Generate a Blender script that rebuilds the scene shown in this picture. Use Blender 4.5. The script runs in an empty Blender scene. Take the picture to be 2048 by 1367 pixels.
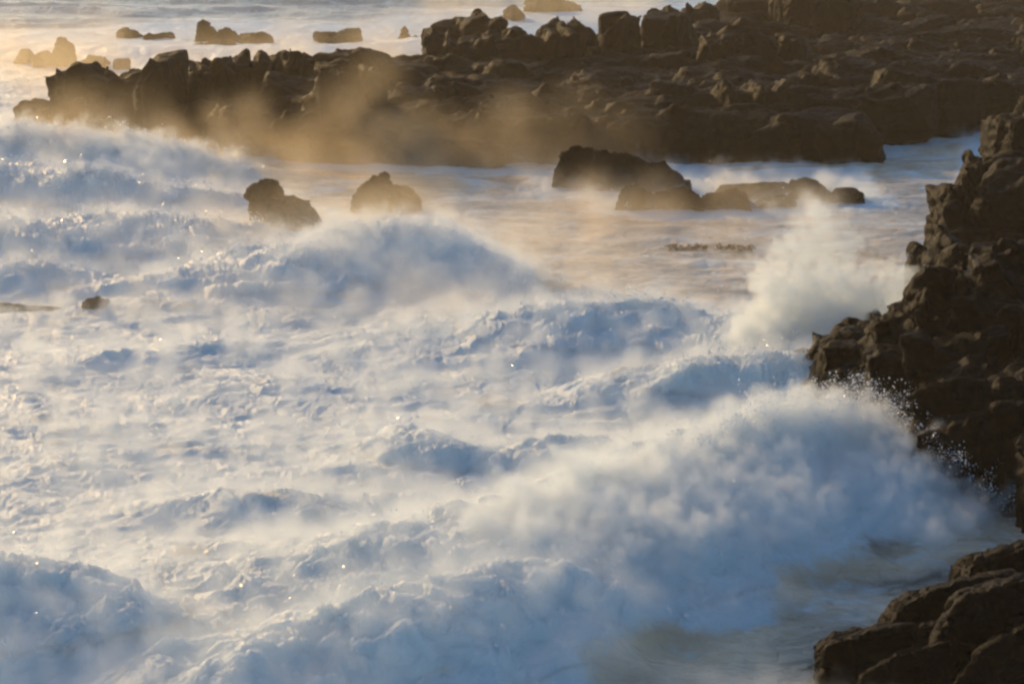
import bpy, bmesh, math, random
import numpy as np
from mathutils import Vector, Matrix, Euler

sc = bpy.context.scene
col = sc.collection
R = math.radians

# ------------------------------------------------------------------ camera
CAM_H = 14.0
PITCH = 11.0                      # degrees below the horizon
HFOV = 22.0
cam_d = bpy.data.cameras.new('camera')
cam_d.sensor_width = 36.0
cam_d.angle = R(HFOV)
cam_d.clip_start = 0.5
cam_d.clip_end = 6000
cam = bpy.data.objects.new('camera', cam_d)
cam.location = (0, 0, CAM_H)
cam.rotation_euler = (R(90 - PITCH), 0, 0)
col.objects.link(cam)
sc.camera = cam

# ------------------------------------------------------------------ sky and sun
SUN_AZ = R(-27)                   # left of the view axis (+Y), beyond the scene
SUN_EL = R(16)
w = bpy.data.worlds.new('World'); sc.world = w; w.use_nodes = True
nt = w.node_tree
bg = nt.nodes['Background']
sky = nt.nodes.new('ShaderNodeTexSky')
sky.sky_type = 'NISHITA'; sky.sun_disc = False
sky.sun_elevation = SUN_EL
sky.sun_rotation = SUN_AZ
sky.air_density = 1.0; sky.dust_density = 0.5; sky.ozone_density = 3.0
nt.links.new(sky.outputs[0], bg.inputs[0])
bg.inputs[1].default_value = 0.15
sun_d = bpy.data.lights.new('sun', 'SUN')
sun_d.energy = 3.3; sun_d.angle = R(3.0); sun_d.color = (1.0, 0.67, 0.30)
sun = bpy.data.objects.new('sun', sun_d); col.objects.link(sun)
to_sun = Vector((math.sin(SUN_AZ)*math.cos(SUN_EL), math.cos(SUN_AZ)*math.cos(SUN_EL), math.sin(SUN_EL)))
sun.rotation_euler = to_sun.to_track_quat('Z', 'Y').to_euler()
sun.location = to_sun * 300

sc.view_settings.view_transform = 'Standard'
sc.view_settings.look = 'None'
sc.view_settings.exposure = -0.08
sc.view_settings.gamma = 1.0
cy = sc.cycles
cy.use_denoising = True
cy.max_bounces = 8; cy.diffuse_bounces = 3; cy.glossy_bounces = 2
cy.transmission_bounces = 2; cy.volume_bounces = 5; cy.transparent_max_bounces = 64
cy.use_adaptive_sampling = True; cy.adaptive_threshold = 0.06
cy.sample_clamp_indirect = 6.0
cy.volume_step_rate = 5.0
cy.volume_max_steps = 256
cy.filter_width = 2.5

# ------------------------------------------------------------------ picture geometry (authoring helpers)
TH = math.tan(R(HFOV/2)); TP = math.sin(R(PITCH)); CP = math.cos(R(PITCH))
def ray(px, py):
    a = (px - 1024)/1024*TH; b = -(py - 683.5)/1024*TH
    return np.array([a, CP + b*TP, -TP + b*CP])     # camera forward (0,CP,-TP), up (0,TP,CP)
def P(px, py, z=0.0):
    r = ray(px, py); t = (z - CAM_H)/r[2]
    return np.array([r[0]*t, r[1]*t])
def D_of(py): return P(1024, py)[1]                 # distance of the sea surface seen at that row
def z_at(py, D):
    r = ray(1024, py); return CAM_H + D*r[2]/r[1]
def x_at(px, py, D):
    r = ray(px, py); return D*r[0]/r[1]

# ------------------------------------------------------------------ numpy noise
def _h(*k, seed=0):
    n = np.full(k[0].shape, seed*374761393 & 0xffffffff, dtype=np.uint32)
    for c, m in zip(k, (0x9E3779B1, 0x85EBCA77, 0xC2B2AE3D)):
        n = (n ^ (c.astype(np.int64).astype(np.uint32)*np.uint32(m)))
        n = (n ^ (n >> np.uint32(15)))*np.uint32(0x2C1B3C6D)
        n = (n ^ (n >> np.uint32(12)))*np.uint32(0x297A2D39)
        n = n ^ (n >> np.uint32(15))
    return n
def perlin2(x, y, seed=0):
    xi = np.floor(x); yi = np.floor(y); fx = x-xi; fy = y-yi
    u = fx*fx*fx*(fx*(fx*6-15)+10); v = fy*fy*fy*(fy*(fy*6-15)+10)
    def g(dx, dy):
        a = _h(xi+dx, yi+dy, seed=seed)*(2*math.pi/4294967296.0)
        return np.cos(a)*(fx-dx)+np.sin(a)*(fy-dy)
    a = g(0,0)*(1-u)+g(1,0)*u; b = g(0,1)*(1-u)+g(1,1)*u
    return (a*(1-v)+b*v)*1.5
def perlin3(p, seed=0):
    i = np.floor(p); f = p-i; s = f*f*f*(f*(f*6-15)+10); out = 0
    for dx in (0,1):
        for dy in (0,1):
            for dz in (0,1):
                hsh = _h(i[:,0]+dx, i[:,1]+dy, i[:,2]+dz, seed=seed)
                gx = (hsh & 1023)/511.5-1; gy = ((hsh>>10) & 1023)/511.5-1; gz = ((hsh>>20) & 1023)/511.5-1
                val = gx*(f[:,0]-dx)+gy*(f[:,1]-dy)+gz*(f[:,2]-dz)
                wt = (s[:,0] if dx else 1-s[:,0])*(s[:,1] if dy else 1-s[:,1])*(s[:,2] if dz else 1-s[:,2])
                out = out+val*wt
    return out*1.2
def worley3(p, seed=0):
    i = np.floor(p); f1 = np.full(len(p), 9.0); f2 = f1.copy(); cid = np.zeros(len(p))
    for dx in (-1,0,1):
        for dy in (-1,0,1):
            for dz in (-1,0,1):
                hsh = _h(i[:,0]+dx, i[:,1]+dy, i[:,2]+dz, seed=seed)
                q = np.stack([(hsh & 1023)/1023, ((hsh>>10) & 1023)/1023, ((hsh>>20) & 1023)/1023], 1)
                q += i + np.array([dx,dy,dz])
                d = np.sqrt(((q-p)**2).sum(1))
                c = d < f1
                f2 = np.where(c, f1, np.minimum(f2, d)); cid = np.where(c, (hsh>>7 & 255)/255.0, cid); f1 = np.where(c, d, f1)
    return f1, f2, cid
def sst(a, b, x):
    t = np.clip((x-a)/(b-a), 0, 1); return t*t*(3-2*t)

# ------------------------------------------------------------------ materials
def mat(name):
    m = bpy.data.materials.new(name); m.use_nodes = True
    return m, m.node_tree.nodes, m.node_tree.links, m.node_tree.nodes['Principled BSDF']
def N(nodes, t, **kw):
    n = nodes.new(t)
    for k, v in kw.items():
        if k.startswith('_'): n.inputs[int(k[1:])].default_value = v
        else: setattr(n, k, v)
    return n

def rock_material():
    m, n, l, b = mat('wet_dark_rock')
    geo = N(n, 'ShaderNodeNewGeometry')
    n1 = N(n, 'ShaderNodeTexNoise'); n1.inputs['Scale'].default_value = 0.9; n1.inputs['Detail'].default_value = 6
    l.new(geo.outputs['Position'], n1.inputs['Vector'])
    cr = N(n, 'ShaderNodeValToRGB')
    cr.color_ramp.elements[0].position = .3; cr.color_ramp.elements[0].color = (.0030, .0020, .0012, 1)
    cr.color_ramp.elements[1].position = .75; cr.color_ramp.elements[1].color = (.0068, .0044, .0026, 1)
    l.new(n1.outputs[0], cr.inputs[0]); l.new(cr.outputs[0], b.inputs['Base Color'])
    b.inputs['Specular IOR Level'].default_value = .05
    n2 = N(n, 'ShaderNodeTexNoise'); n2.inputs['Scale'].default_value = 7; n2.inputs['Detail'].default_value = 5; n2.inputs['Roughness'].default_value = .62
    l.new(geo.outputs['Position'], n2.inputs['Vector'])
    mr = N(n, 'ShaderNodeMapRange'); mr.inputs['To Min'].default_value = .45; mr.inputs['To Max'].default_value = .8
    l.new(n2.outputs[0], mr.inputs[0]); l.new(mr.outputs[0], b.inputs['Roughness'])
    bp = N(n, 'ShaderNodeBump'); bp.inputs['Strength'].default_value = 1.0; bp.inputs['Distance'].default_value = .09
    l.new(n2.outputs[0], bp.inputs['Height']); l.new(bp.outputs[0], b.inputs['Normal'])
    return m
M_ROCK = rock_material()

def sea_material():
    m, n, l, b = mat('sea_water_and_foam')
    geo = N(n, 'ShaderNodeNewGeometry')
    at = N(n, 'ShaderNodeAttribute', attribute_name='foam')
    # fine breakup of the foam cover
    n1 = N(n, 'ShaderNodeTexNoise'); n1.inputs['Scale'].default_value = 1.7; n1.inputs['Detail'].default_value = 7; n1.inputs['Roughness'].default_value = .65; n1.inputs['Distortion'].default_value = .8
    l.new(geo.outputs['Position'], n1.inputs['Vector'])
    ad = N(n, 'ShaderNodeMath', operation='MULTIPLY_ADD', _1=.8, _2=-.4); l.new(n1.outputs[0], ad.inputs[0])
    s = N(n, 'ShaderNodeMath', operation='ADD'); l.new(at.outputs['Fac'], s.inputs[0]); l.new(ad.outputs[0], s.inputs[1])
    mr = N(n, 'ShaderNodeMapRange', interpolation_type='SMOOTHSTEP'); mr.inputs['From Min'].default_value = .25; mr.inputs['From Max'].default_value = .8
    l.new(s.outputs[0], mr.inputs[0])
    # water
    ae = N(n, 'ShaderNodeAttribute', attribute_name='aerated_sheen')
    wc = N(n, 'ShaderNodeMix', data_type='RGBA'); wc.inputs[6].default_value = (.04, .058, .055, 1); wc.inputs[7].default_value = (.92, .69, .45, 1)  # tan of churned water, with pale warm sky reflection painted into it
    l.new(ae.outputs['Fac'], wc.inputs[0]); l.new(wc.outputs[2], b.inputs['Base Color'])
    b.inputs['Roughness'].default_value = .24; b.inputs['IOR'].default_value = 1.33
    mp = N(n, 'ShaderNodeMapping'); mp.inputs['Scale'].default_value = (1.1, 1.5, 1); l.new(geo.outputs['Position'], mp.inputs['Vector'])
    n2 = N(n, 'ShaderNodeTexNoise'); n2.inputs['Scale'].default_value = 1.9; n2.inputs['Detail'].default_value = 6; n2.inputs['Distortion'].default_value = .7
    l.new(mp.outputs[0], n2.inputs['Vector'])
    bp = N(n, 'ShaderNodeBump'); bp.inputs['Strength'].default_value = 1.0; bp.inputs['Distance'].default_value = .16
    l.new(n2.outputs[0], bp.inputs['Height']); l.new(bp.outputs[0], b.inputs['Normal'])
    # foam
    f = N(n, 'ShaderNodeBsdfPrincipled')
    f.inputs['Base Color'].default_value = (.74, .85, .86, 1); f.inputs['Roughness'].default_value = .45
    f.inputs['Subsurface Weight'].default_value = 1.0; f.inputs['Subsurface Radius'].default_value = (1, 1, 1); f.inputs['Subsurface Scale'].default_value = .35
    n3 = N(n, 'ShaderNodeTexNoise'); n3.inputs['Scale'].default_value = 14; n3.inputs['Detail'].default_value = 6; n3.inputs['Roughness'].default_value = .7
    l.new(geo.outputs['Position'], n3.inputs['Vector'])
    b3 = N(n, 'ShaderNodeBump'); b3.inputs['Strength'].default_value = .75; b3.inputs['Distance'].default_value = .08
    l.new(n3.outputs[0], b3.inputs['Height']); l.new(b3.outputs[0], f.inputs['Normal'])
    mx = N(n, 'ShaderNodeMixShader'); l.new(mr.outputs[0], mx.inputs[0]); l.new(b.outputs[0], mx.inputs[1]); l.new(f.outputs[0], mx.inputs[2])
    l.new(mx.outputs[0], n['Material Output'].inputs['Surface'])
    return m
M_SEA = sea_material()

def droplet_material():
    m, n, l, b = mat('spray_droplet')
    b.inputs['Base Color'].default_value = (.9, .9, .9, 1); b.inputs['Roughness'].default_value = .22; b.inputs['Specular IOR Level'].default_value = .8
    b.inputs['Subsurface Weight'].default_value = 1.0; b.inputs['Subsurface Radius'].default_value = (1, 1, 1); b.inputs['Subsurface Scale'].default_value = .03
    return m
M_DROP = droplet_material()

def spray_volume_material(name, dens, colr=(.955,.988,.99), g=.35):
    m = bpy.data.materials.new(name); m.use_nodes = True
    n = m.node_tree.nodes; l = m.node_tree.links
    n.remove(n['Principled BSDF'])
    v = N(n, 'ShaderNodeVolumePrincipled')
    v.inputs['Color'].default_value = (*colr, 1); v.inputs['Density'].default_value = dens
    v.inputs['Anisotropy'].default_value = g
    l.new(v.outputs[0], n['Material Output'].inputs['Volume'])
    return m

# ------------------------------------------------------------------ mesh helpers
def tag(o, label=None, cat=None, group=None, kind=None):
    if label: o['label'] = label
    if cat: o['category'] = cat
    if group: o['group'] = group
    if kind: o['kind'] = kind
    return o
def np_mesh(name, verts, faces, smooth=True, m=None, attrs=None):
    """verts Nx3, faces MxK of one size"""
    me = bpy.data.meshes.new(name)
    k = faces.shape[1]
    me.vertices.add(len(verts)); me.vertices.foreach_set('co', np.ascontiguousarray(verts, dtype=np.float32).ravel())
    me.loops.add(faces.size); me.loops.foreach_set('vertex_index', np.ascontiguousarray(faces, dtype=np.int32).ravel())
    me.polygons.add(len(faces)); me.polygons.foreach_set('loop_start', np.arange(0, faces.size, k, dtype=np.int32))
    me.polygons.foreach_set('use_smooth', np.full(len(faces), smooth, dtype=bool))
    for an, av in (attrs or {}).items():
        a = me.attributes.new(an, 'FLOAT', 'POINT'); a.data.foreach_set('value', np.ascontiguousarray(av, dtype=np.float32))
    me.update(calc_edges=True)
    if m: me.materials.append(m)
    return me
def link(name, me, parent=None):
    o = bpy.data.objects.new(name, me); col.objects.link(o)
    if parent: o.parent = parent
    return o
def empty(name, loc):
    o = bpy.data.objects.new(name, None); o.empty_display_size = .3; col.objects.link(o); o.location = loc
    return o

# ------------------------------------------------------------------ the sea
def seg_wave(X, Y, pts, wf, wb, sharp=1.0):
    """a travelling crest: pts (px, py, z); wf / wb widths in metres of the near and far slope"""
    Wp = [(*P(a, b, c), c) for a, b, c in pts]
    best = np.full(X.shape, 1e9); hh = np.zeros(X.shape); side = np.zeros(X.shape); ws = np.zeros(X.shape)
    for (x0,y0,z0), (x1,y1,z1) in zip(Wp[:-1], Wp[1:]):
        dx, dy = x1-x0, y1-y0; L2 = dx*dx+dy*dy
        t = np.clip(((X-x0)*dx+(Y-y0)*dy)/L2, 0, 1)
        qx, qy = X-(x0+t*dx), Y-(y0+t*dy); d = np.sqrt(qx*qx+qy*qy)
        c = d < best
        best = np.where(c, d, best)
        wt = 1/(d*d+.15)**2; L = math.sqrt(L2)
        hh += wt*(z0+(z1-z0)*t); side += wt*(dx*qy-dy*qx)/(L*(d+.05)); ws += wt     # blended, so bends leave no crease
    hh /= ws; side /= ws
    wd = wb+(wf-wb)*sst(.5, -.5, side)
    q = best/wd
    return hh*np.exp(-q*q*1.2)**sharp
def poly_sd(X, Y, pix):
    pts = [P(a, b) for a, b in pix]; n = len(pts)
    d = np.full(X.shape, 1e9); ins = np.zeros(X.shape, bool)
    for i in range(n):
        (x0,y0), (x1,y1) = pts[i], pts[(i+1) % n]
        dx, dy = x1-x0, y1-y0
        t = np.clip(((X-x0)*dx+(Y-y0)*dy)/(dx*dx+dy*dy), 0, 1)
        d = np.minimum(d, np.hypot(X-(x0+t*dx), Y-(y0+t*dy)))
        c = ((y0 > Y) != (y1 > Y)) & (X < (x1-x0)*(Y-y0)/(y1-y0+1e-12)+x0)
        ins ^= c
    return np.where(ins, d, -d)            # positive inside

WAVES = {
 'A':  ([(-300,245,2.0),(-100,252,2.0),(0,262,1.9),(110,268,1.8),(210,276,1.6),(320,298,1.3),(420,330,.8),(500,372,.2)], 5.0, 3.5),
 'A2': ([(-200,330,1.5),(60,335,1.3),(200,345,1.5),(300,372,1.0),(420,392,.6)], 2.5, 2.0),
 'B':  ([(-300,440,1.3),(-60,442,1.3),(120,440,1.3),(250,432,1.3),(340,436,1.1),(420,445,.8),(460,460,.2)], 4.0, 2.5),
 'B2': ([(400,535,.6),(450,515,.9),(540,500,1.1),(620,492,1.2),(680,470,1.2),(760,456,1.5),(860,466,1.4),(950,500,1.1),(1010,532,.8),(1050,556,.4)], 4.0, 2.0),
 'C':  ([(-200,535,.6),(30,538,.65),(110,540,.6),(200,556,.4)], 1.5, 1.5),
 'D':  ([(980,640,.5),(1060,615,1.0),(1160,603,1.2),(1300,612,1.1),(1420,635,.9),(1540,650,1.0),(1620,700,1.0)], 3.5, 1.6),
 'F':  ([(690,912,.3),(760,880,.6),(820,864,.75),(890,884,.65),(980,900,.55),(1080,888,.8),(1160,892,.7),(1230,920,.4)], 2.0, 1.4),
 'G':  ([(520,1120,.4),(640,1110,.8),(800,1085,1.2),(940,1075,1.2),(1060,1015,1.35),(1200,968,1.45),(1330,932,1.5),(1450,880,1.6),(1570,838,1.75),(1690,830,1.7),(1760,878,1.2),(1850,950,.9),(2000,1035,.2)], 4.2, 3.0),
 'G2': ([(420,1300,.6),(560,1262,1.0),(700,1215,1.3),(850,1182,1.4),(1010,1165,1.2),(1150,1180,.6)], 2.6, 1.6),
 'H':  ([(-200,1112,1.2),(0,1115,1.3),(90,1132,1.2),(180,1170,.95),(300,1215,.4)], 2.2, 1.6),
 'I':  ([(-200,1255,.6),(0,1260,.65),(90,1266,.6),(170,1290,.35)], 1.2, 1.0),
 'J':  ([(300,1010,.2),(420,1000,.35),(500,990,.5),(580,988,.55),(680,1005,.4),(800,1000,.3)], 1.3, 1.0),
 'K':  ([(1330,745,.5),(1400,725,.9),(1500,720,1.1),(1600,735,1.0),(1640,760,.6)], 2.2, 1.4),
 'L':  ([(60,705,.2),(200,697,.28),(330,690,.25),(520,680,.2)], 1.6, 1.0),
 'Q':  ([(-200,95,.7),(100,95,.6),(300,95,.7),(600,95,.7),(830,85,.7),(960,70,.6)], 6.0, 5.0),
}
CALM = [(430,318),(700,335),(1100,330),(1120,370),(1240,425),(1500,425),(1760,400),(1740,330),(1400,345),(1400,330),(1750,315),(1760,262),(1930,262),
        (1900,420),(1830,640),(1560,640),(1450,625),(1300,600),(1060,600),(1070,545),(980,470),(860,420),(640,420),(500,360)]
FRONTW = [(1180,1400),(1225,1325),(1300,1300),(1440,1296),(1570,1262),(1535,1220),(1545,1180),(1700,1150),(1650,1090),(1760,1078),(2010,1050),(2200,1120),(2200,1400)]
FARSEA = [(-400,70),(0,68),(220,52),(420,40),(700,48),(850,25),(1100,10),(1500,-40),(1500,-150),(-400,-150)]

WASH = [[(60,262),(300,292),(700,334),(1000,341),(1100,345)], [(1390,336),(1560,322),(1745,314),(1775,290),(1930,270)],
        [(1098,358),(1115,385),(1235,398),(1232,420),(1330,430),(1490,426),(1600,420),(1735,411),(1735,400)], [(690,432),(760,440),(840,434)], [(1825,560),(1835,640)]]
def wash(X, Y):
    d = np.full(X.shape, 1e9)
    for ln in WASH:
        pts = [P(a, b) for a, b in ln]
        for (x0,y0), (x1,y1) in zip(pts[:-1], pts[1:]):
            dx, dy = x1-x0, y1-y0
            t = np.clip(((X-x0)*dx+(Y-y0)*dy)/(dx*dx+dy*dy), 0, 1)
            d = np.minimum(d, np.hypot(X-(x0+t*dx), (Y-(y0+t*dy))*.7))
    return d
def calm_mask(X, Y):
    return sst(-.8, .8, poly_sd(X, Y, CALM)), sst(-.5, .6, poly_sd(X, Y, FRONTW)), sst(-6, 8, poly_sd(X, Y, FARSEA))

def sea_fields(X, Y):
    calm, front, far = calm_mask(X, Y)
    far = np.maximum(far, sst(200, 240, Y))
    rough = (1-calm)*(1-front)*(1-far)
    wx = perlin2(X*.22+5, Y*.22, 1)*1.6; wy = perlin2(X*.22, Y*.22+9, 2)*1.6
    Xw, Yw = X+wx, Y+wy
    h = np.zeros(X.shape); wsum = {}
    for k, (pts, wf, wb) in WAVES.items():
        v = seg_wave(X+wx*.45+perlin2(X*.8, Y*.8, 3)*.35, Y+wy*.45+perlin2(X*.8, Y*.8, 4)*.35, pts, wf, wb)
        wsum[k] = v; h = np.maximum(h, v)+.25*np.minimum(h, v)
    hump = sst(.15, .9, h)
    # churned foam
    rr = np.clip(rough+.9*hump*(1-front), 0, 1)
    amp = rr*(.62+.3*hump)
    t = .30*np.abs(perlin2(Xw*.22, Yw*.40, 11))
    t += .19*np.abs(perlin2(Xw*.55+3, Yw*1.0, 12))
    X2 = X+perlin2(X*1.3, Y*1.3, 21)*.4; Y2 = Y+perlin2(X*1.3+7, Y*1.3, 22)*.4
    nearw = sst(190, 110, Y); fw = (1+.5*hump)*nearw
    t += fw*.12*np.abs(perlin2(X2*1.3, Y2*2.1, 13))
    t += fw*.075*np.abs(perlin2(X2*2.9, Y2*4.3, 14))
    t += fw*.045*np.abs(perlin2(X*6.5, Y*9.1, 15))
    t += fw*.03*perlin2(X*15, Y*19, 16)*np.clip(.5+perlin2(X*.9, Y*1.3, 17)*1.4, 0, 1)
    h = h+amp*(t-.14)
    # smooth swell on open and calm water
    sm = .10*perlin2(X*.25, Y*.55, 31)+.08*perlin2(Xw*.6, Yw*1.1, 32)+.045*np.abs(perlin2(X*1.7, Y*2.3, 33))+.02*perlin2(X*4.5, Y*5.5, 36)
    h = h+sm*(1-.6*rr)+far*(.55*perlin2(X*.035+2, Y*.09, 34)+.2*perlin2(X*.12, Y*.28, 35))
    # foam cover
    st1 = perlin2(Xw*.35, Yw*.55, 41); st2 = perlin2(X2*1.0, Y2*1.6, 42)
    streak = np.clip(.36+.35*st1+.30*st2, 0, 1)
    hole = np.clip(.95+.45*perlin2(Xw*.3+4, Yw*.4, 43)+.25*perlin2(X2*.9, Y2*1.2, 44), .25, 1.1)
    foam = rough*hole
    foam = np.maximum(foam, calm*np.clip(.36+.24*st1+.22*st2+.12*perlin2(X*.5, Y*2.6, 47), 0, .75))
    foam = np.maximum(foam, front*np.clip(.18+.34*perlin2(Xw*.25, Yw*.6, 46)+.22*perlin2(X2*.7, Y2*2.4, 48), 0, .8))
    foam = np.maximum(foam, far*np.clip(.05+.55*perlin2(X*.06, Y*.16, 45)+.3*st1, 0, .7))
    foam = np.maximum(foam, sst(2.2, .2, wash(X, Y)+.8*st2)*.95)
    foam = np.maximum(foam, hump*1.05*(1-.7*far))
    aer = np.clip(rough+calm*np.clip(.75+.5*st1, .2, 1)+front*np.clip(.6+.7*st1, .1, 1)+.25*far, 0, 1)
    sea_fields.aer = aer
    return h, foam, wsum, rr

def grid_axis(a, lo, hi, b, n_out, n_in):
    left = lo-(lo-a)*np.linspace(1, 0, n_out, endpoint=False)**1.6
    right = hi+(b-hi)*np.linspace(0, 1, n_out+1)[1:]**1.6
    return np.concatenate([left, np.linspace(lo, hi, n_in), right])
U = grid_axis(-1.6, -.225, .225, 1.6, 40, 800)
dep_in = np.linspace(math.tan(R(20.5)), math.tan(R(3.05)), 960)
dep = np.concatenate([np.linspace(math.tan(R(55)), math.tan(R(20.5)), 60, endpoint=False), dep_in, np.geomspace(math.tan(R(3.0)), math.tan(R(.33)), 60)])
Yr = CAM_H/dep
GX = Yr[:,None]*U[None,:]; GY = np.repeat(Yr[:,None], len(U), 1)
nr, nc = GX.shape
X = GX.ravel(); Y = GY.ravel()
H0, FO, WS, RR = sea_fields(X, Y)
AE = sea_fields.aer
Z = H0
chop = RR*.16
VX = X+chop*perlin2(X*1.4, Y*1.4+50, 51); VY = Y+chop*perlin2(X*1.4+50, Y*1.4, 52)
V = np.stack([VX, VY, Z], 1)
ii = np.arange(nr*nc).reshape(nr, nc)
F = np.stack([ii[:-1,:-1].ravel(), ii[:-1,1:].ravel(), ii[1:,1:].ravel(), ii[1:,:-1].ravel()], 1)
F = F[:, ::1]
# the breaking waves are lifted out of the sheet as objects of their own
WAVE_OBJ = [
 (('A','A2'), .55, 'tall white breaker bursting against the left end of the far rock ridge'),
 (('B',), .5, 'long white breaker left of the cracked rock, running to the left edge'),
 (('B2',), .4, 'misty rounded breaker spilling to the right below the cracked rock'),
 (('D','K'), .45, 'low white swell rolling towards the spray burst at the cliff'),
 (('F',), .4, 'small peaked wave with a grey glassy back in the middle of the foam'),
 (('G','G2'), .4, 'broad blue-shaded breaker rolling over the flat water at lower right'),
 (('H','I'), .45, 'dark blue foaming wave in the lower left corner'),
]
lab = np.zeros(nr*nc, np.int32); bestv = np.zeros(nr*nc)
for i, (keys, thr, _) in enumerate(WAVE_OBJ):
    v = np.maximum.reduce([WS[k] for k in keys])
    c = (v > thr) & (v > bestv); lab[c] = i+1; bestv = np.where(c, v, bestv)
fl = lab[F].max(1)
def submesh(name, sel):
    fs = F[sel]; u, inv = np.unique(fs, return_inverse=True)
    return np_mesh(name, V[u], inv.reshape(-1, 4), True, M_SEA, {'foam': FO[u], 'aerated_sheen': AE[u]})
sea = tag(link('sea', submesh('sea', fl == 0)), kind='structure')
sea['label'] = 'foaming surf and streaked grey water around the rocks'
wave_objs = []
for i, (keys, thr, lb) in enumerate(WAVE_OBJ):
    wo = link('breaking_wave', submesh('breaking_wave', fl == i+1))
    tag(wo, lb, 'wave', 'breaking waves'); wave_objs.append(wo)

# ------------------------------------------------------------------ rocks
rng = random.Random(4)
def hull_block(bm, c, size, rot, rg, n=18, rough=.32):
    vs = []
    for i in range(n):
        v = Vector((rg.uniform(-1,1), rg.uniform(-1,1), rg.uniform(-1,1)))
        m = max(abs(v.x), abs(v.y), abs(v.z)); v /= m
        v *= 1-rg.random()*rough
        k = Vector((v.x*size[0]/2, v.y*size[1]/2, v.z*size[2]/2)); k.rotate(Euler(rot))
        vs.append(bm.verts.new(k+Vector(c)))
    r = bmesh.ops.convex_hull(bm, input=vs)
    junk = list({g for g in r['geom_interior'] if isinstance(g, bmesh.types.BMVert)} | {g for g in r['geom_unused'] if isinstance(g, bmesh.types.BMVert)})
    if junk: bmesh.ops.delete(bm, geom=junk, context='VERTS')

def rock_mesh(name, blocks, voxel, seed, amp=1.0, fs=1.0, strata=(.25, .1, 1.0), sfreq=2.2):
    """blocks: (centre, size, rot); fused by a voxel remesh, then weathered"""
    rg = random.Random(seed)
    bm = bmesh.new()
    for bl in blocks:
        if len(bl) == 3: hull_block(bm, *bl, rg)
        else:
            r = bmesh.ops.convex_hull(bm, input=[bm.verts.new(v) for v in bl])
            junk = list({g for g in r['geom_interior']+r['geom_unused'] if isinstance(g, bmesh.types.BMVert)})
            if junk: bmesh.ops.delete(bm, geom=junk, context='VERTS')
    me = bpy.data.meshes.new('tmp'); bm.to_mesh(me); bm.free()
    ob = bpy.data.objects.new('tmp', me); col.objects.link(ob)
    md = ob.modifiers.new('r', 'REMESH'); md.mode = 'VOXEL'; md.voxel_size = voxel
    dg = bpy.context.evaluated_depsgraph_get(); ev = ob.evaluated_get(dg).to_mesh()
    nv = len(ev.vertices)
    co = np.empty(nv*3, np.float32); ev.vertices.foreach_get('co', co); co = co.reshape(-1, 3).astype(np.float64)
    fc = np.empty(len(ev.polygons)*4, np.int32); ev.loops.foreach_get('vertex_index', fc); fc = fc.reshape(-1, 4)
    ob.evaluated_get(dg).to_mesh_clear(); bpy.data.objects.remove(ob); bpy.data.meshes.remove(me)
    def normals(c):
        a = np.cross(c[fc[:,2]]-c[fc[:,0]], c[fc[:,3]]-c[fc[:,1]])
        n = np.zeros_like(c)
        for k in range(4): np.add.at(n, fc[:,k], a)
        return n/np.maximum(np.linalg.norm(n, axis=1, keepdims=True), 1e-9)
    # relax the voxel steps
    e = np.concatenate([fc[:,[0,1]], fc[:,[1,2]], fc[:,[2,3]], fc[:,[3,0]]])
    for _ in range(1):
        acc = np.zeros_like(co); cnt = np.zeros(nv)
        np.add.at(acc, e[:,0], co[e[:,1]]); np.add.at(cnt, e[:,0], 1)
        co = .5*co+.5*acc/np.maximum(cnt, 1)[:,None]
    n = normals(co); p = co*fs+seed*7.31
    wp = p+.6*np.stack([perlin3(p*.7, 1), perlin3(p*.7+9, 2), perlin3(p*.7+21, 3)], 1)
    f1, f2, cid = worley3(wp*np.array([.5,.5,.62]), seed)
    crack = 1-sst(.0, .16, f2-f1)
    d = amp*(.30*(cid-.5)+.08*perlin3(p*.8, 5)-.16*crack)
    ax = np.array(strata); ax = ax/np.linalg.norm(ax)
    s = wp@ax*sfreq
    d += amp*.10*(np.abs(((s+.4*perlin3(p*1.1, 6)) % 1)-.5)*2-.5)
    f1b, f2b, cb = worley3(wp*2.3, seed+9)
    d += amp*(.09*(cb-.5)-.07*(1-sst(0, .15, f2b-f1b))+.03*perlin3(p*2.6, 7)+.03*perlin3(p*6, 8)+.018*perlin3(p*13, 9))
    co = co+n*(d/fs)[:,None]
    me = np_mesh(name, co, fc, True, M_ROCK)
    return me

def B(x0, x1, ytop, D, depth, zb=-1.2, rot=(0,0,0), ymid=None):
    """block at distance D (front face) seen between columns x0..x1 with its top at row ytop"""
    Dm = D+depth/2
    zt = z_at(ytop, Dm); ym = ytop
    xa, xb = x_at(x0, ym, Dm), x_at(x1, ym, Dm)
    return ((xa+xb)/2, Dm, (zt+zb)/2), (abs(xb-xa)*1.18, depth*1.1, (zt-zb)*1.07), rot

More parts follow.
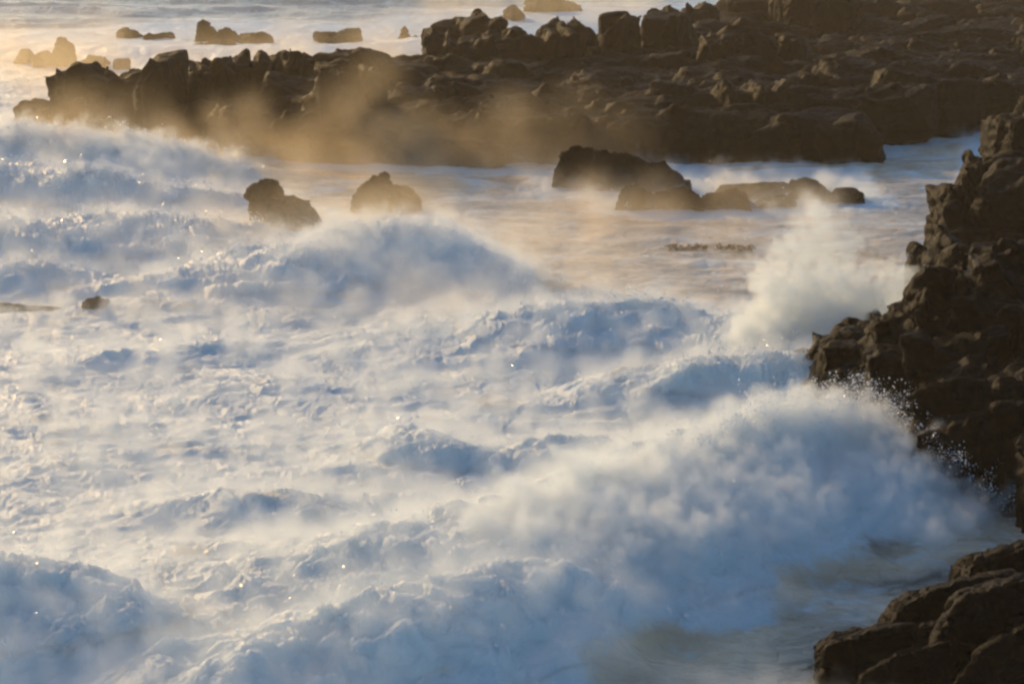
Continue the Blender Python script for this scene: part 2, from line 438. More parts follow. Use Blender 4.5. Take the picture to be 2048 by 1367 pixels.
def prism(pix, D0, D1):
    """convex slab whose outline is seen at the given pixels; runs from D0 back to D1"""
    out = []
    for px, py in pix:
        x, z = x_at(px, py, D0), z_at(py, D0)
        out.append((x, D0, z)); out.append((x+.15, D1, z-(D1-D0)*.27 if z > 0 else z))
    return out
def interp(tab, x):
    return float(np.interp(x, [t[0] for t in tab], [t[1] for t in tab]))
def fill(base, top, depth, n, size, rg, spow=1.4, tilt=.2):
    out = []
    xs0, xs1 = base[0][0], base[-1][0]
    for i in range(n):
        x = xs0+(xs1-xs0)*((i*.618034+rg.random()*.05) % 1)
        s = ((i*.754877) % 1)
        yb, yt = interp(base, x), interp(top, x)
        D = D_of(yb)+interp(depth, x)*s**spow
        y = yb+(yt-yb)*(.35+.65*s)+rg.uniform(-6, 10)
        sz = rg.uniform(*size)
        pxs = sz/(2*D*TH/2048)
        out.append(B(x-pxs/2, x+pxs/2, y, D, sz*rg.uniform(.7, 1.5), rot=(rg.uniform(-tilt, tilt), rg.uniform(-tilt, tilt), rg.uniform(-.5, .5))))
    return out

def rock_thing(name, label, cat, masses, group=None):
    """masses: (part name, blocks, voxel, seed, amp)"""
    c = masses[0][1][0][0]
    if len(masses) == 1:
        pn, bl, vx, sd, *am = masses[0]
        o = link(name, rock_mesh(name, bl, vx, sd, *am)); return tag(o, label, cat, group)
    e = empty(name, (c[0], c[1], 0)); tag(e, label, cat, group)
    for pn, bl, vx, sd, *am in masses:
        o = link(pn, rock_mesh(pn, bl, vx, sd, *am), e); o.matrix_parent_inverse = Matrix.Translation((-c[0], -c[1], 0))
    return e

# -- the long dark ridge across the back
r1 = random.Random(21)
base_r = [(270,286),(300,290),(420,305),(700,332),(1000,338),(1120,335),(1400,332),(1560,318),(1745,310),(1775,285),(1930,268),(2300,262)]
top_r = [(60,205),(110,185),(135,140),(240,155),(300,128),(360,132),(430,140),(520,118),(700,108),(780,108),(860,90),(1000,78),(1100,75),(1200,65),(1290,50),(1400,20),(1560,0),(1750,-30),(2300,-40)]
dep_r = [(60,5),(150,7),(500,12),(800,16),(1100,26),(1300,34),(1560,60),(1750,70),(2300,75)]
ridge_main = fill(base_r, top_r, dep_r, 330, (3.0, 8.0), r1)
# boulders that can be told apart on the crest and the face
crest = [
 (115,205,124,118,5), (190,262,140,117,5), (40,118,198,115,3), (110,200,195,114,4), (262,365,112,118.5,5), (365,425,128,119,4), (415,490,110,121,4),(490,560,104,123,4),
 (545,640,100,124,4.5), (640,780,90,125,5), (615,712,128,113.5,4), (712,775,128,115,3.5), (905,1010,70,131,5), (845,930,40,133,6),
 (1010,1068,52,134,4), (1068,1135,46,134,4), (1133,1195,36,135,4.5), (1195,1275,30,137,5), (1275,1400,20,140,6),
 (1380,1440,75,132,5),(1425,1560,45,138,7), (1540,1620,62,138,5), (1380,1500,150,120,6), (1415,1560,160,116,6), (1130,1250,140,121,5), (850,930,150,120,5),
 (930,1060,190,114,5), (400,480,205,113,2.5), (1600,1750,180,118,7), (1500,1760,220,112,6), (1740,1860,120,140,8), (1860,2040,60,160,10), (1700,1800,40,165,9), (1900,2100,160,130,8),
 (860,1010,22,143,7), (1290,1360,10,150,5), (1345,1420,2,155,6), (1440,1545,-5,165,7), (1545,1700,-25,160,9),
]
masses = [('rock_mass', ridge_main, .17, 3, .8)]
for i, (a, b_, yt, D, dp) in enumerate(crest):
    rg = random.Random(100+i)
    bl = [B(a, b_, yt, D, dp, rot=(rg.uniform(-.1,.1), rg.uniform(-.08,.08), rg.uniform(-.3,.3)))]
    for k in range(3):
        f = rg.uniform(.3,.6); wpx = (b_-a)*f; x0 = a+rg.random()*(b_-a-wpx)
        bl.append(B(x0, x0+wpx, yt+rg.uniform(-4, 14), D-rg.uniform(0,.8), dp*rg.uniform(.4,.9), rot=(rg.uniform(-.2,.2), rg.uniform(-.2,.2), rg.uniform(-.5,.5))))
    masses.append(('boulder', bl, .11, 200+i, .5))
rock_thing('rock_ridge', 'long dark craggy rock ridge stretching across the back of the surf', 'rock ridge', masses)

# -- the cliff on the right
r2 = random.Random(8)
base_c = [(1625,782),(1660,830),(1715,885),(1800,968),(1900,1020),(2048,1066),(2300,1150)]
top_c = [(1625,715),(1660,700),(1720,650),(1790,640),(1850,600),(1885,560),(1905,500),(1940,470),(2048,455),(2300,430)]
dep_c = [(1640,1.5),(1760,3),(1860,4.5),(1910,6),(2048,9),(2300,12)]
near = fill(base_c, top_c, dep_c, 190, (1.0, 3.0), r2, 1.2, .15)
cb = [
 [B(1890,1965,462,64,4), B(1900,2060,478,63,3.5), B(1950,2150,455,66,5)],
 [B(1880,1930,520,62,3), B(1870,1920,575,61,2.5)],
 [B(1940,2060,520,59,4), B(1960,2200,500,58,5)],
 [B(1730,1800,634,66,2.5), B(1760,1870,640,64.5,3)],
 [B(1640,1720,690,66,2), B(1625,1760,740,64.6,2.5)],
 [B(1800,1890,628,63,3)],
 [prism([(1604,800),(1616,735),(1640,700),(1715,655),(1770,690),(1780,830)], 64.6, 66.6)],
]
masses = [('rock_mass', near, .07, 31, .55)]
for i, bl in enumerate(cb): masses.append(('boulder', bl, .07, 60+i, .6))
rock_thing('cliff', 'tall dark cliff with a flat top at the right edge beside the spray burst', 'cliff', masses)

cb = [
 ('rock_mass', [B(1850,2100,440,80,8), B(1900,2200,300,82,10), B(1960,2250,230,86,10)]),
 ('boulder', [B(1822,1880,495,77,4), B(1838,1900,455,79,4)]),
 ('boulder', [B(1872,1950,375,81,5), B(1880,1960,350,83,5)]),
 ('boulder', [B(1897,1960,322,82,3), B(1905,1990,288,84,4)]),
 ('boulder', [B(1930,2010,266,86,4), B(1985,2060,215,87,4)]),
 ('boulder', [B(2015,2120,178,88,5)]),
 ('boulder', [B(1840,1920,545,72,3), B(1830,1880,560,71,2)]),
]
rock_thing('cliff', 'rough dark rock tower rising behind the flat-topped cliff at the right edge', 'cliff',
           [(n, bl, .10, 80+i, .7) for i, (n, bl) in enumerate(cb)])

# -- ribbed slabs in the lower right corner
lb = [
 [(1690,1330),(1850,1290),(2048,1200),(2250,1120),(2250,1450),(1690,1450)], 
 [(1640,1310),(1655,1288),(1690,1274),(1790,1254),(1950,1238),(2048,1225),(2048,1430),(1642,1430)],
 [(1778,1252),(1800,1215),(1835,1192),(1930,1164),(2048,1140),(2048,1400),(1782,1310)],
 [(1930,1180),(1936,1132),(1965,1116),(2048,1094),(2250,1050),(2250,1320),(1934,1250)],
 [(1846,1330),(1880,1255),(1932,1192),(2048,1156),(2200,1130),(2200,1420),(1846,1420)],
 [(1700,1420),(1722,1348),(1800,1308),(1905,1276),(1920,1420)],
 [(1900,1420),(1915,1362),(1965,1296),(2048,1250),(2250,1210),(2250,1430)],
]
lD = [(41.6,46), (41.2,43.4), (42.6,44.8), (44.6,47.5), (40.5,42.2), (40.0,41.2), (39.2,40.6)]
rock_thing('ribbed_rock', 'ribbed dark rock slabs in the lower right corner above flat water', 'rock',
           [('rock_mass' if i == 0 else 'slab', [prism(p_, *lD[i])], .035, 120+i, .8, 2.0) for i, p_ in enumerate(lb)])

# -- rocks standing in the water
def sea_rock(label, blocks, voxel, seed, amp, group='rocks standing in the surf', name='sea_rock', fs=2.0):
    bl = [prism(*b) if isinstance(b[0], list) else B(*b) for b in blocks]
    return rock_thing(name, label, 'rock', [('rock_mass', bl, voxel, seed, amp*fs*1.8, fs)], group)
d = D_of
sea_rock('broad golden-edged rock in the water at the foot of the ridge', [([(1098,390),(1106,340),(1124,305),(1150,290),(1198,296),(1225,395)],d(378),d(378)+3),([(1175,400),(1188,300),(1250,308),(1290,318),(1310,400)],d(386),d(386)+3),([(1270,400),(1290,325),(1330,318),(1352,345),(1378,362),(1384,400)],d(391),d(391)+3)], .07, 141, .35)
sea_rock('low knobbly rock in front of the ridge, left of the flat reef', [([(1230,432),(1240,390),(1252,368),(1275,365),(1302,382),(1322,432)],d(421),d(421)+1.6),([(1296,432),(1310,380),(1370,372),(1402,392),(1412,432)],d(423),d(423)+1.6),([(1385,432),(1410,386),(1450,392),(1472,377),(1490,385),(1505,430)],d(421),d(421)+1.5),([(1480,428),(1496,402),(1530,406),(1545,428)],d(418),d(418)+1.2)], .055, 142, .22)
sea_rock('flat reef rock with a rounded hump, right of the knobbly rock', [([(1418,408),(1440,372),(1470,366),(1560,362),(1590,375),(1602,408)],d(398),d(398)+1.8),([(1566,408),(1582,362),(1605,353),(1630,357),(1655,382),(1672,408)],d(399),d(399)+1.8)], .055, 143, .2)
sea_rock('thin tilted slab lying in front of the flat reef rock', [([(1495,422),(1520,396),(1585,385),(1594,420)],d(414),d(414)+1.1)], .045, 144, .12)
sea_rock('small square rock at the right end of the flat reef', [([(1642,416),(1655,388),(1672,375),(1710,374),(1727,385),(1732,416)],d(408),d(408)+1.5)], .045, 145, .16)
sea_rock('cracked two-tiered rock standing in white foam left of centre', [([(500,445),(505,402),(530,390),(588,387),(612,400),(628,425),(622,500),(505,500)],d(476),d(476)+2.2),([(490,392),(502,372),(530,357),(550,360),(560,386),(556,400),(498,400)],d(474),d(474)+1.2),([(520,500),(530,440),(590,432),(640,450),(640,500)],d(482),d(482)+1),(500,545,398,d(470),1.2),(540,590,384,d(472),1.2),(575,622,400,d(474),1.2),(596,634,428,d(477),1),(500,535,420,d(478),1),(522,575,436,d(481),.9),(495,530,368,d(470),.8),(525,556,358,d(470),.8)], .04, 146, .3)
sea_rock('hazy domed rock standing in the water right of the cracked rock', [([(696,440),(700,396),(716,372),(744,352),(772,353),(786,372),(790,440)],d(430),d(430)+2),([(740,440),(760,374),(812,370),(832,392),(834,440)],d(433),d(433)+2),([(755,358),(759,344),(769,343),(775,358)],d(430),d(430)+.6),(700,735,392,d(428),1),(718,762,364,d(428),1.2),(745,784,352,d(429),1.2),(776,815,368,d(430),1.3),(802,834,386,d(431),1.2)], .04, 147, .28)
sea_rock('small brown rock poking out of the foam near the left edge', [([(156,640),(160,606),(172,594),(198,591),(208,608),(210,640)],d(630),d(630)+.9)], .03, 148, .14)
sea_rock('low brown reef awash at the left edge beside the small rock', [([(-80,640),(-60,606),(10,602),(50,608),(80,640)],d(628),d(628)+1),([(40,640),(60,611),(100,614),(135,640)],d(632),d(632)+.8)], .04, 149, .14)
# far rocks beyond the ridge
sea_rock('upright pillar rock at far left, beyond the end of the ridge', [([(98,145),(106,86),(112,73),(127,73),(135,90),(142,120),(144,145)],d(138),d(138)+2),([(58,145),(66,106),(95,98),(112,112),(112,145)],d(137),d(137)+2)], .08, 151, .3)
sea_rock('pale pointed rock in the mist at the far left edge', [(20,75,105,d(132),3),(40,62,88,d(132),2)], .10, 152, .3)
sea_rock('low rounded rock awash just behind the left end of the ridge', [(158,215,110,d(142),2.5)], .10, 153, .3)
sea_rock('small wet rock awash between two crags of the ridge', [(222,262,117,d(143),2)], .09, 154, .25)
sea_rock('long low hazy reef far out in the surf, left of the twin-humped rock', [(236,300,54,d(76),3),(285,352,62,d(80),3)], .12, 155, .3)
sea_rock('twin-humped dark rock far out in the surf', [([(388,92),(393,50),(405,40),(417,46),(434,68),(438,92)],d(84),d(84)+2.5),([(428,92),(436,62),(455,55),(472,62),(480,92)],d(84),d(84)+2.5)], .08, 156, .3)
sea_rock('wide flat rock awash below the twin-humped rock', [(394,470,76,d(92),2.5)], .10, 57, .35)
sea_rock('low rough rock awash right of the twin-humped rock', [(470,542,64,d(88),3)], .10, 158, .3)
sea_rock('hazy low boulder in the surf behind the middle of the ridge', [(630,700,66,d(88),3),(670,725,60,d(86),3)], .10, 159, .3)
sea_rock('small tilted rock sticking up beside a blue wave behind the ridge', [(793,815,52,d(82),1.2,-1,(0,.5,0)),(800,850,72,d(88),2)], .09, 60, .35)
sea_rock('distant rock in golden spray at the top edge, right of the big block', [(1006,1048,10,d(42),3)], .12, 162, .3)
sea_rock('spray-covered rock cut by the top edge of the picture', [(1048,1165,-10,d(26),5)], .14, 63, .6)

# ------------------------------------------------------------------ spray: soft volumes grown around point skeletons
def mist_nodes(name, bmin, bmax, res, nscale, lo, hi, mtl, nmul=2.4):
    g = bpy.data.node_groups.new(name, 'GeometryNodeTree')
    g.interface.new_socket('Geometry', in_out='INPUT', socket_type='NodeSocketGeometry')
    g.interface.new_socket('Geometry', in_out='OUTPUT', socket_type='NodeSocketGeometry')
    n, l = g.nodes, g.links
    gi = n.new('NodeGroupInput'); go = n.new('NodeGroupOutput')
    pos = n.new('GeometryNodeInputPosition')
    near = n.new('GeometryNodeSampleNearest'); near.domain = 'POINT'
    l.new(gi.outputs[0], near.inputs['Geometry'])
    def samp(dt, src):
        s = n.new('GeometryNodeSampleIndex'); s.data_type = dt; s.domain = 'POINT'
        l.new(gi.outputs[0], s.inputs['Geometry']); l.new(src, s.inputs['Value']); l.new(near.outputs[0], s.inputs['Index'])
        return s.outputs[0]
    sp = samp('FLOAT_VECTOR', pos.outputs[0])
    ra = n.new('GeometryNodeInputNamedAttribute'); ra.data_type = 'FLOAT'; ra.inputs[0].default_value = 'rad'
    sr = samp('FLOAT', ra.outputs[0])
    de = n.new('GeometryNodeInputNamedAttribute'); de.data_type = 'FLOAT'; de.inputs[0].default_value = 'dens'
    sd = samp('FLOAT', de.outputs[0])
    dist = n.new('ShaderNodeVectorMath'); dist.operation = 'DISTANCE'; l.new(pos.outputs[0], dist.inputs[0]); l.new(sp, dist.inputs[1])
    q = n.new('ShaderNodeMath'); q.operation = 'DIVIDE'; l.new(dist.outputs['Value'], q.inputs[0]); l.new(sr, q.inputs[1])
    nz = n.new('ShaderNodeTexNoise'); nz.inputs['Scale'].default_value = nscale; nz.inputs['Detail'].default_value = 5; nz.inputs['Roughness'].default_value = .68
    l.new(pos.outputs[0], nz.inputs['Vector'])
    a = n.new('ShaderNodeMath'); a.operation = 'MULTIPLY_ADD'; a.inputs[1].default_value = -nmul; a.inputs[2].default_value = nmul/2+1.0
    l.new(nz.outputs[0], a.inputs[0])                                    # 1 + 2.4*(0.5-noise)
    am = n.new('ShaderNodeMath'); am.operation = 'MAXIMUM'; am.inputs[1].default_value = .5; l.new(a.outputs[0], am.inputs[0])
    b = n.new('ShaderNodeMath'); b.operation = 'MULTIPLY'; l.new(q.outputs[0], b.inputs[0]); l.new(am.outputs[0], b.inputs[1])
    m = n.new('ShaderNodeMapRange'); m.interpolation_type = 'SMOOTHSTEP'
    m.inputs['From Min'].default_value = lo; m.inputs['From Max'].default_value = hi; m.inputs['To Min'].default_value = 1; m.inputs['To Max'].default_value = 0
    l.new(b.outputs[0], m.inputs[0])
    f = n.new('ShaderNodeMath'); f.operation = 'MULTIPLY'; l.new(m.outputs[0], f.inputs[0]); l.new(sd, f.inputs[1])
    vc = n.new('GeometryNodeVolumeCube')
    l.new(f.outputs[0], vc.inputs['Density'])
    vc.inputs['Min'].default_value = bmin; vc.inputs['Max'].default_value = bmax
    for k, r in zip(('X','Y','Z'), res): vc.inputs['Resolution '+k].default_value = r
    sm = n.new('GeometryNodeSetMaterial'); sm.inputs['Material'].default_value = mtl
    l.new(vc.outputs[0], sm.inputs[0]); l.new(sm.outputs[0], go.inputs[0])
    return g
def mist(name, label, pts, rad, dens, mtl, voxel=.2, nscale=.8, lo=.35, hi=1.0, parent=None, zmin=-.3, nmul=2.4):
    pts = np.asarray(pts, float); rad = np.broadcast_to(rad, len(pts)).astype(float); dens = np.broadcast_to(dens, len(pts)).astype(float)
    mn = (pts-rad[:,None]*2.1*hi).min(0); mx = (pts+rad[:,None]*2.1*hi).max(0); mn[2] = max(mn[2], zmin)
    res = [int(min(420, max(8, round((mx[i]-mn[i])/voxel)))) for i in range(3)]
    me = bpy.data.meshes.new(name); me.vertices.add(len(pts)); me.vertices.foreach_set('co', pts.astype(np.float32).ravel())
    for an, av in (('rad', rad), ('dens', dens)):
        a = me.attributes.new(an, 'FLOAT', 'POINT'); a.data.foreach_set('value', av.astype(np.float32))
    me.materials.append(mtl)
    o = link(name, me, parent)
    md = o.modifiers.new('spray', 'NODES'); md.node_group = mist_nodes(name, tuple(mn), tuple(mx), res, nscale, lo, hi, mtl, nmul)
    return tag(o, label, None, None, 'stuff')

nrg = np.random.default_rng(5)
def surf_z(x, y): return sea_fields(np.atleast_1d(np.asarray(x, float)), np.atleast_1d(np.asarray(y, float)))[0]
V_SPRAY = spray_volume_material('dense_spray', 4.5)
V_MIST = spray_volume_material('thin_mist', .085, (.99,.82,.56), .6)  # gold of the low sun is put into the mist colour
V_BURST = spray_volume_material('burst_spray', 4.5, g=.5)
V_PALE = spray_volume_material('pale_mist', .08, (.99,.93,.82), .45)
V_CHAN = spray_volume_material('channel_mist', .15, (.995,.90,.74), .55)
V_VEIL = spray_volume_material('foam_veil', 1.3, g=.4)

def wave_cover(key_pts, n, spread_f, spread_b, zoff, rad, dens, label, parent, njet=90, **kw):
    """skeleton points scattered over the face of a wave"""
    Wp = np.array([P(a, b, c) for a, b, c in key_pts])
    t = nrg.uniform(0, len(Wp)-1.001, n); i = t.astype(int); f = t-i
    q = Wp[i]*(1-f)[:,None]+Wp[i+1]*f[:,None]
    tang = Wp[i+1]-Wp[i]; tang /= np.linalg.norm(tang, axis=1, keepdims=True)
    nrm = np.stack([tang[:,1], -tang[:,0]], 1)
    s = nrg.uniform(-spread_b, spread_f, n)
    q = q+nrm*s[:,None]
    z = surf_z(q[:,0], q[:,1])+zoff*nrg.uniform(.2, 1.2, n)
    pts = np.column_stack([q, z])
    ra = rad*nrg.uniform(.6, 1.4, n); de = dens*nrg.uniform(.5, 1, n)
    t = nrg.uniform(0, len(Wp)-1.001, njet); i = t.astype(int); f = t-i      # ragged fingers thrown up along the crest
    q = Wp[i]*(1-f)[:,None]+Wp[i+1]*f[:,None]+nrg.normal(0, .25, (njet,2))
    o = np.column_stack([q, surf_z(q[:,0], q[:,1])]); v = np.column_stack([nrg.normal(.5,.9,njet), nrg.normal(-.4,.7,njet), nrg.uniform(1, 4, njet)])
    tt = np.tile(np.linspace(.03, .5, 9), njet); o9 = np.repeat(o, 9, 0); v9 = np.repeat(v, 9, 0)
    jp = o9+v9*tt[:,None]; jp[:,2] -= 4.9*tt*tt; jp += nrg.normal(0, .04, jp.shape)
    pts = np.concatenate([pts, jp]); ra = np.concatenate([ra, .26-.3*tt]); de = np.concatenate([de, dens*(1.1-1.6*tt)])
    return mist('spray', label, pts, ra, de, V_SPRAY, parent=parent, **kw)

# a shallow veil of fine spray hanging over the churned foam
cand = np.where((RR > .5) & (np.abs(X/Y) < .24) & (Y > 36) & (Y < 125))[0]
wv = (Y[cand]**1.2); pk = nrg.choice(cand, 6000, p=wv/wv.sum())
mist('surf_mist', 'shallow veil of fine spray over the churned white foam', np.stack([X[pk], Y[pk], Z[pk]+.02], 1), nrg.uniform(.3, .75, 6000), nrg.uniform(.1, 1, 6000), V_VEIL, voxel=.16, nscale=2.0, lo=.1, hi=1.0)

# burst against the cliff
pts = []; rr_ = []
for px, py, D, r in [(1520,640,68,.6),(1505,680,67,.6),(1540,670,67.5,.7),(1700,655,67.5,.7),(1740,610,68,.5),(1640,455,69,.5),(1615,470,69,.5),(1660,478,69,.5),(1690,510,69,.5),(1575,510,69,.5),(1630,490,69,.7),(1655,510,69,.75),(1545,600,69,.6),(1620,520,69,.6),(1590,545,69,.55),(1660,545,69,.7),(1620,570,69,.75),(1570,585,69,.6),(1690,570,68.5,.5),
                     (1640,610,68.5,.9),(1590,620,68.5,.8),(1690,620,68,.8),(1560,640,68,.7),(1620,655,67.5,.9),(1680,660,67.2,.7),(1780,575,68.5,.5),(1790,610,68.5,.55),(1760,600,68.5,.5),(1750,640,67.5,.5),
                     (1560,690,67,.8),(1590,730,66,.7),(1540,720,67,.7),(1600,760,65.5,.5),(1535,560,69,.35),(1720,600,68,.5)]:
    c = np.array((x_at(px, py, D), D, z_at(py, D)))
    for k in range(11):
        v = nrg.normal(size=3); v /= np.linalg.norm(v)
        pts.append(c+v*r*nrg.uniform(.2, 1.15)); rr_.append(nrg.uniform(.28, .6)*(.6+.6*r))
for k in range(130):                      # torn fingers thrown out of the burst
    a0 = nrg.uniform(-1.1, .9); sp = nrg.uniform(2.5, 6.6)
    o = np.array((x_at(1640+nrg.normal(0,38), 640, 68.5), 68.5+nrg.normal(0,.4), .8)); v = np.array((math.sin(a0)*sp*.55, nrg.normal(0,.6), sp))
    for tt in np.linspace(.08, .62, 14):
        pts.append(o+v*tt-np.array((0,0,4.9*tt*tt))+nrg.normal(0,.04,3)); rr_.append(.30-.28*tt)
burst = mist('spray_burst', 'tall white burst of spray thrown up against the right cliff', pts, np.array(rr_), np.interp(np.array(pts)[:,2], [.3, 1.3, 3.2], [1.5, .8, .35])*nrg.uniform(.6, 1, len(pts)), V_BURST, voxel=.06, nscale=3.2, nmul=3.4, lo=.25, hi=1.0)
burst['category'] = 'spray'
BURST = np.array(pts)

wave_cover([(630,492,1.1),(680,470,1.2),(760,456,1.5),(860,466,1.4),(950,500,1.1),(1020,535,.8)], 420, 4.0, .1, .18, .42, .22, 'soft blue-white spray hiding the face of the misty breaker', wave_objs[2], voxel=.12, nscale=1.8, nmul=3.2)
wave_cover(WAVES['A'][0][2:7], 260, 4, .3, .12, .45, .3, None, wave_objs[0], voxel=.14, nscale=1.6, nmul=3.2)
wave_cover(WAVES['G'][0][3:], 1800, 3.6, .3, .16, .34, .8, 'soft blue spray rolling down the face of the broad breaker', wave_objs[5], voxel=.08, nscale=3.4, nmul=3.6)

# thin golden mist drifting in front of the ridge
pts = []; rr_ = []
for px, zc, D, r in [(a, .3+nrg.exponential(.65), nrg.uniform(104.5, 111), nrg.uniform(1.1, 2.3)) for a in nrg.uniform(-60, 1280, 230)]+[(a, nrg.uniform(.6, 1.8), nrg.uniform(84, 89.5), nrg.uniform(1, 1.6)) for a in nrg.uniform(430, 880, 16)]+[(a, nrg.uniform(.3, 1.4), nrg.uniform(92, 94.5), nrg.uniform(.8, 1.3)) for a in nrg.uniform(660, 870, 14)]+[(a, nrg.uniform(.3, 1.3), nrg.uniform(91, 97), nrg.uniform(.9, 1.5)) for a in nrg.uniform(1050, 1650, 22)]+[(a, nrg.uniform(.5, 2.5), nrg.uniform(136, 152), nrg.uniform(1.8, 3.2)) for a in nrg.uniform(-40, 950, 34)]+[(545,1,87.5,.9),(765,.8,93,1.1),(600,.8,87,.8),(30,2,150,3),(110,2,150,3),(200,2,152,3),(60,1.5,112,2.2),(150,1.5,112,2.2)]:
    pts.append((x_at(px, 300, D), D, zc)); rr_.append(r)
mist('drifting_mist', 'thin golden mist drifting low in front of the far ridge', pts, np.array(rr_), np.array([1.1 if p_[1] < 101 else (.8 if p_[1] > 120 else np.interp(p_[0]/p_[1]/TH*1024+1024, [0, 250, 450, 850, 1280], [.8, .6, 1, 1, .08])) for p_ in pts]), V_MIST, voxel=.4, nscale=.22, lo=.0, hi=1.1, nmul=1.8)
# low cream mist lying on the channel
pts = []; rr_ = []
for k in range(220):
    px, py = nrg.uniform(560, 1780), nrg.uniform(395, 660)
    if py < 480 and px < 900: continue
    q = P(px, py); pts.append((q[0], q[1], nrg.uniform(.1, .6))); rr_.append(nrg.uniform(.7, 1.3))
mist('channel_mist', 'low cream mist lying on the calm channel below the ridge', pts, np.array(rr_), nrg.uniform(.4, 1, len(pts)), V_CHAN, voxel=.3, nmul=1.6, nscale=.6, lo=.0, hi=1.1)
# pale mist hanging over the breakers on the left and in the middle
pts = []; rr_ = []
for k in range(340):
    px, py = nrg.uniform(-150, 1250), nrg.uniform(330, 680)
    q = P(px, py); pts.append((q[0], q[1], float(surf_z(q[0], q[1])[0])+nrg.uniform(.1, .6))); rr_.append(nrg.uniform(.7, 1.3))
mist('drifting_mist', 'pale spray mist hanging over the breakers on the left', pts, np.array(rr_), 1.0, V_PALE, voxel=.3, nmul=1.6, nscale=.6, lo=.0, hi=1.15)
# bursts beyond the ridge at the top edge
pts = [(x_at(px, py, D), D, max(z_at(py, D), 0)) for px, py, D in [(890,5,190),(930,0,190),(910,15,190),(955,10,190),(1060,5,195),(1100,8,195),(1140,5,195),(1200,10,195),(1280,0,190)]]
mist('spray_burst', 'golden spray bursting above the far rocks at the top edge', pts, 2.6, 1.0, V_MIST, voxel=.4, nscale=.4)

# ------------------------------------------------------------------ flying droplets and foam flecks
OCT = np.array([(1,0,0),(-1,0,0),(0,1,0),(0,-1,0),(0,0,1),(0,0,-1)], float)
OF = np.array([(0,2,4),(2,1,4),(1,3,4),(3,0,4),(2,0,5),(1,2,5),(3,1,5),(0,3,5)])
def droplets(name, label, pts, sz):
    n = len(pts)
    rotm = nrg.normal(size=(n,3,3)); rotm, _ = np.linalg.qr(rotm)
    st = nrg.uniform(.6, 1.5, (n,1,3))
    v = np.einsum('nij,nkj->nki', rotm, OCT[None]*st)*sz[:,None,None]+pts[:,None,:]
    f = (OF[None]+np.arange(n)[:,None,None]*6).reshape(-1, 3)
    return tag(link(name, np_mesh(name, v.reshape(-1, 3), f, False, M_DROP)), label, None, None, 'stuff')
# over the foam: mostly on lumps that stick up
idx = np.where((RR > .5) & (np.abs(X/Y) < .225) & (Y > 36) & (Y < 150))[0]
crestness = Z[idx]-.5*(Z[np.clip(idx+nc*8, 0, nr*nc-1)]+Z[np.clip(idx-nc*8, 0, nr*nc-1)])
wgt = np.clip(crestness, 0, None)**1.5*(.4+Z[idx].clip(0, 2)); wgt /= wgt.sum()
pick = nrg.choice(idx, 60000, p=wgt)
pz = np.stack([VX[pick], VY[pick], Z[pick]], 1)+np.stack([nrg.normal(0,.12,60000), nrg.normal(0,.12,60000), nrg.exponential(.10,60000)], 1)
pk2 = nrg.choice(idx, 9000, p=wgt); big = np.stack([VX[pk2], VY[pk2], Z[pk2]+nrg.uniform(.04,.3,9000)], 1)
droplets('foam_flecks', 'bright glinting flecks of foam on the wave crests', big, big[:,1]/60*nrg.lognormal(math.log(.015), .4, 9000))
droplets('spray_droplets', 'white droplets flying off the crests of the surf', pz, pz[:,1]/60*nrg.lognormal(math.log(.0085), .45, 60000))

# droplets thrown out of the burst and off the breaker against the dark cliff
def jets(orig, vel, n, t1, spread):
    """droplets strung along ballistic paths"""
    o = np.repeat(orig, n, 0); v = np.repeat(vel, n, 0); t = nrg.uniform(.02, 1, len(o))**.8*t1
    p = o+v*t[:,None]; p[:,2] -= 4.9*t*t
    return p+nrg.normal(size=p.shape)*(spread*(.3+t/t1))[:,None]
bo = BURST[nrg.integers(0, len(BURST), 120)]; cen = np.array([BURST[:,0].mean(), 68.5, .3])
dv = bo-cen; dv /= np.linalg.norm(dv, axis=1, keepdims=True)
bv = dv*nrg.uniform(1.5, 4.5, (120,1))+np.array([0,0,2.2])
pb = [jets(bo, bv, 26, .42, .07)]
eo = []
for (a, b_, c), (a2, b2, c2) in zip(WAVES['G'][0][6:-1], WAVES['G'][0][7:]):
    for t in nrg.uniform(0, 1, 75):
        px, py, z = a+(a2-a)*t, b_+(b2-b_)*t, c+(c2-c)*t
        q = P(px, py, z); eo.append((q[0]+nrg.normal(0,.25), q[1]+nrg.normal(0,.5), z+.05))
eo = np.array(eo); ev_ = np.column_stack([nrg.normal(.9, .8, len(eo)), nrg.normal(-.4, .7, len(eo)), nrg.uniform(1.2, 4.2, len(eo))])
pb.append(jets(eo, ev_, 40, .55, .07)); pb = np.concatenate(pb)
droplets('spray_droplets', 'droplets thrown up in front of the dark right cliff', pb, np.minimum(nrg.lognormal(math.log(.0058), .7, len(pb)), .022))
co_ = pz[nrg.integers(0, len(pz), 700)]; co_ = co_[co_[:,1] < 110]
cv_ = np.column_stack([nrg.normal(.3, .6, len(co_)), nrg.normal(-.2, .6, len(co_)), nrg.uniform(.8, 2.8, len(co_))])
pj = jets(co_, cv_, 26, .4, .035)
droplets('spray_filaments', 'thin filaments of water flung up from the surf', pj, pj[:,1]/60*nrg.lognormal(math.log(.0085), .4, len(pj)))

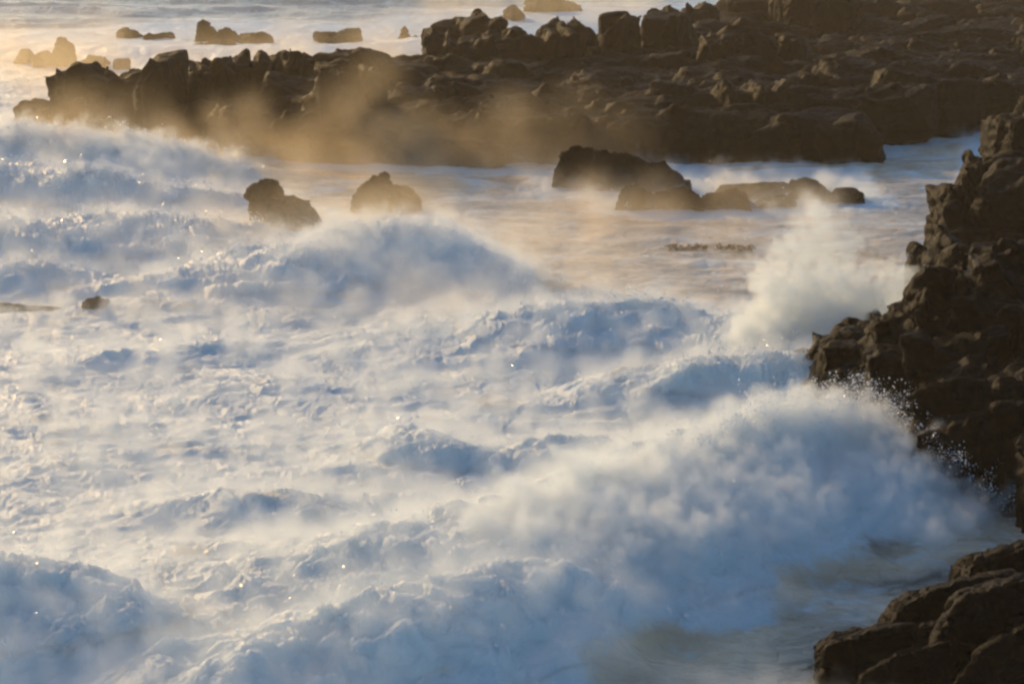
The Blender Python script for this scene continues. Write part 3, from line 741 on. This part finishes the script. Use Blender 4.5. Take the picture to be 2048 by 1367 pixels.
# ------------------------------------------------------------------ floating kelp and a stick
kr = random.Random(77)
def kelp_mesh(span, n, seed):
    g = random.Random(seed); V_, F_ = [], []
    for i in range(n):
        x, y = g.uniform(-span/2, span/2), g.uniform(-.3, .3); a = g.uniform(0, 6.3); L = g.uniform(.15, .4); wd = g.uniform(.02, .05); lift = g.uniform(.02, .16)
        b0 = len(V_)
        for k in range(7):
            t = k/6; a += g.uniform(-.5, .5)
            cx, cy_ = x+math.cos(a)*L*t, y+math.sin(a)*L*t; z = .06+lift*math.sin(t*3.14)
            w_ = wd*(1-.8*t)
            V_ += [(cx-math.sin(a)*w_, cy_+math.cos(a)*w_, z), (cx+math.sin(a)*w_, cy_-math.cos(a)*w_, z), (cx, cy_, z+.02+w_*.5)]
            if k:
                p0 = b0+(k-1)*3; p1 = b0+k*3
                for e in range(3): F_.append((p0+e, p0+(e+1) % 3, p1+(e+1) % 3, p1+e))
    return np.array(V_), np.array(F_)
mk, kn, kl, kb = mat('wet_kelp'); kb.inputs['Base Color'].default_value = (.06, .03, .012, 1); kb.inputs['Roughness'].default_value = .35
for px, py, span, n, sd, lbl in [(1375, 497, 1.3, 46, 1, 'spiky brown clump of floating kelp on the calm water below the low rocks'), (1468, 502, 1.2, 40, 2, 'flat hazy brown kelp mat floating right of the spiky kelp clump')]:
    v_, f_ = kelp_mesh(span, n, sd); q = P(px, py); zz = float(surf_z(q[0], q[1])[0])
    o = link('kelp', np_mesh('kelp', v_, f_, True, mk)); o.location = (q[0], q[1], zz); tag(o, lbl, 'kelp', 'floating kelp')

# ------------------------------------------------------------------ haze
hz = bpy.data.materials.new('sea_haze'); hz.use_nodes = True
hn = hz.node_tree.nodes; hn.remove(hn['Principled BSDF'])
pv = N(hn, 'ShaderNodeVolumePrincipled'); pv.inputs['Color'].default_value = (.98, .80, .55, 1); pv.inputs['Density'].default_value = .00036; pv.inputs['Anisotropy'].default_value = .45  # warm sunlight tint painted into the haze colour
hz.node_tree.links.new(pv.outputs[0], hn['Material Output'].inputs['Volume'])
bm = bmesh.new(); bmesh.ops.create_cube(bm, size=1)
me = bpy.data.meshes.new('haze'); bm.to_mesh(me); bm.free(); me.materials.append(hz)
ho = link('haze', me); ho.scale = (8200, 2620, 19); ho.location = (0, 1290, 7)
tag(ho, 'thin golden sea haze in the air', None, None, 'stuff')
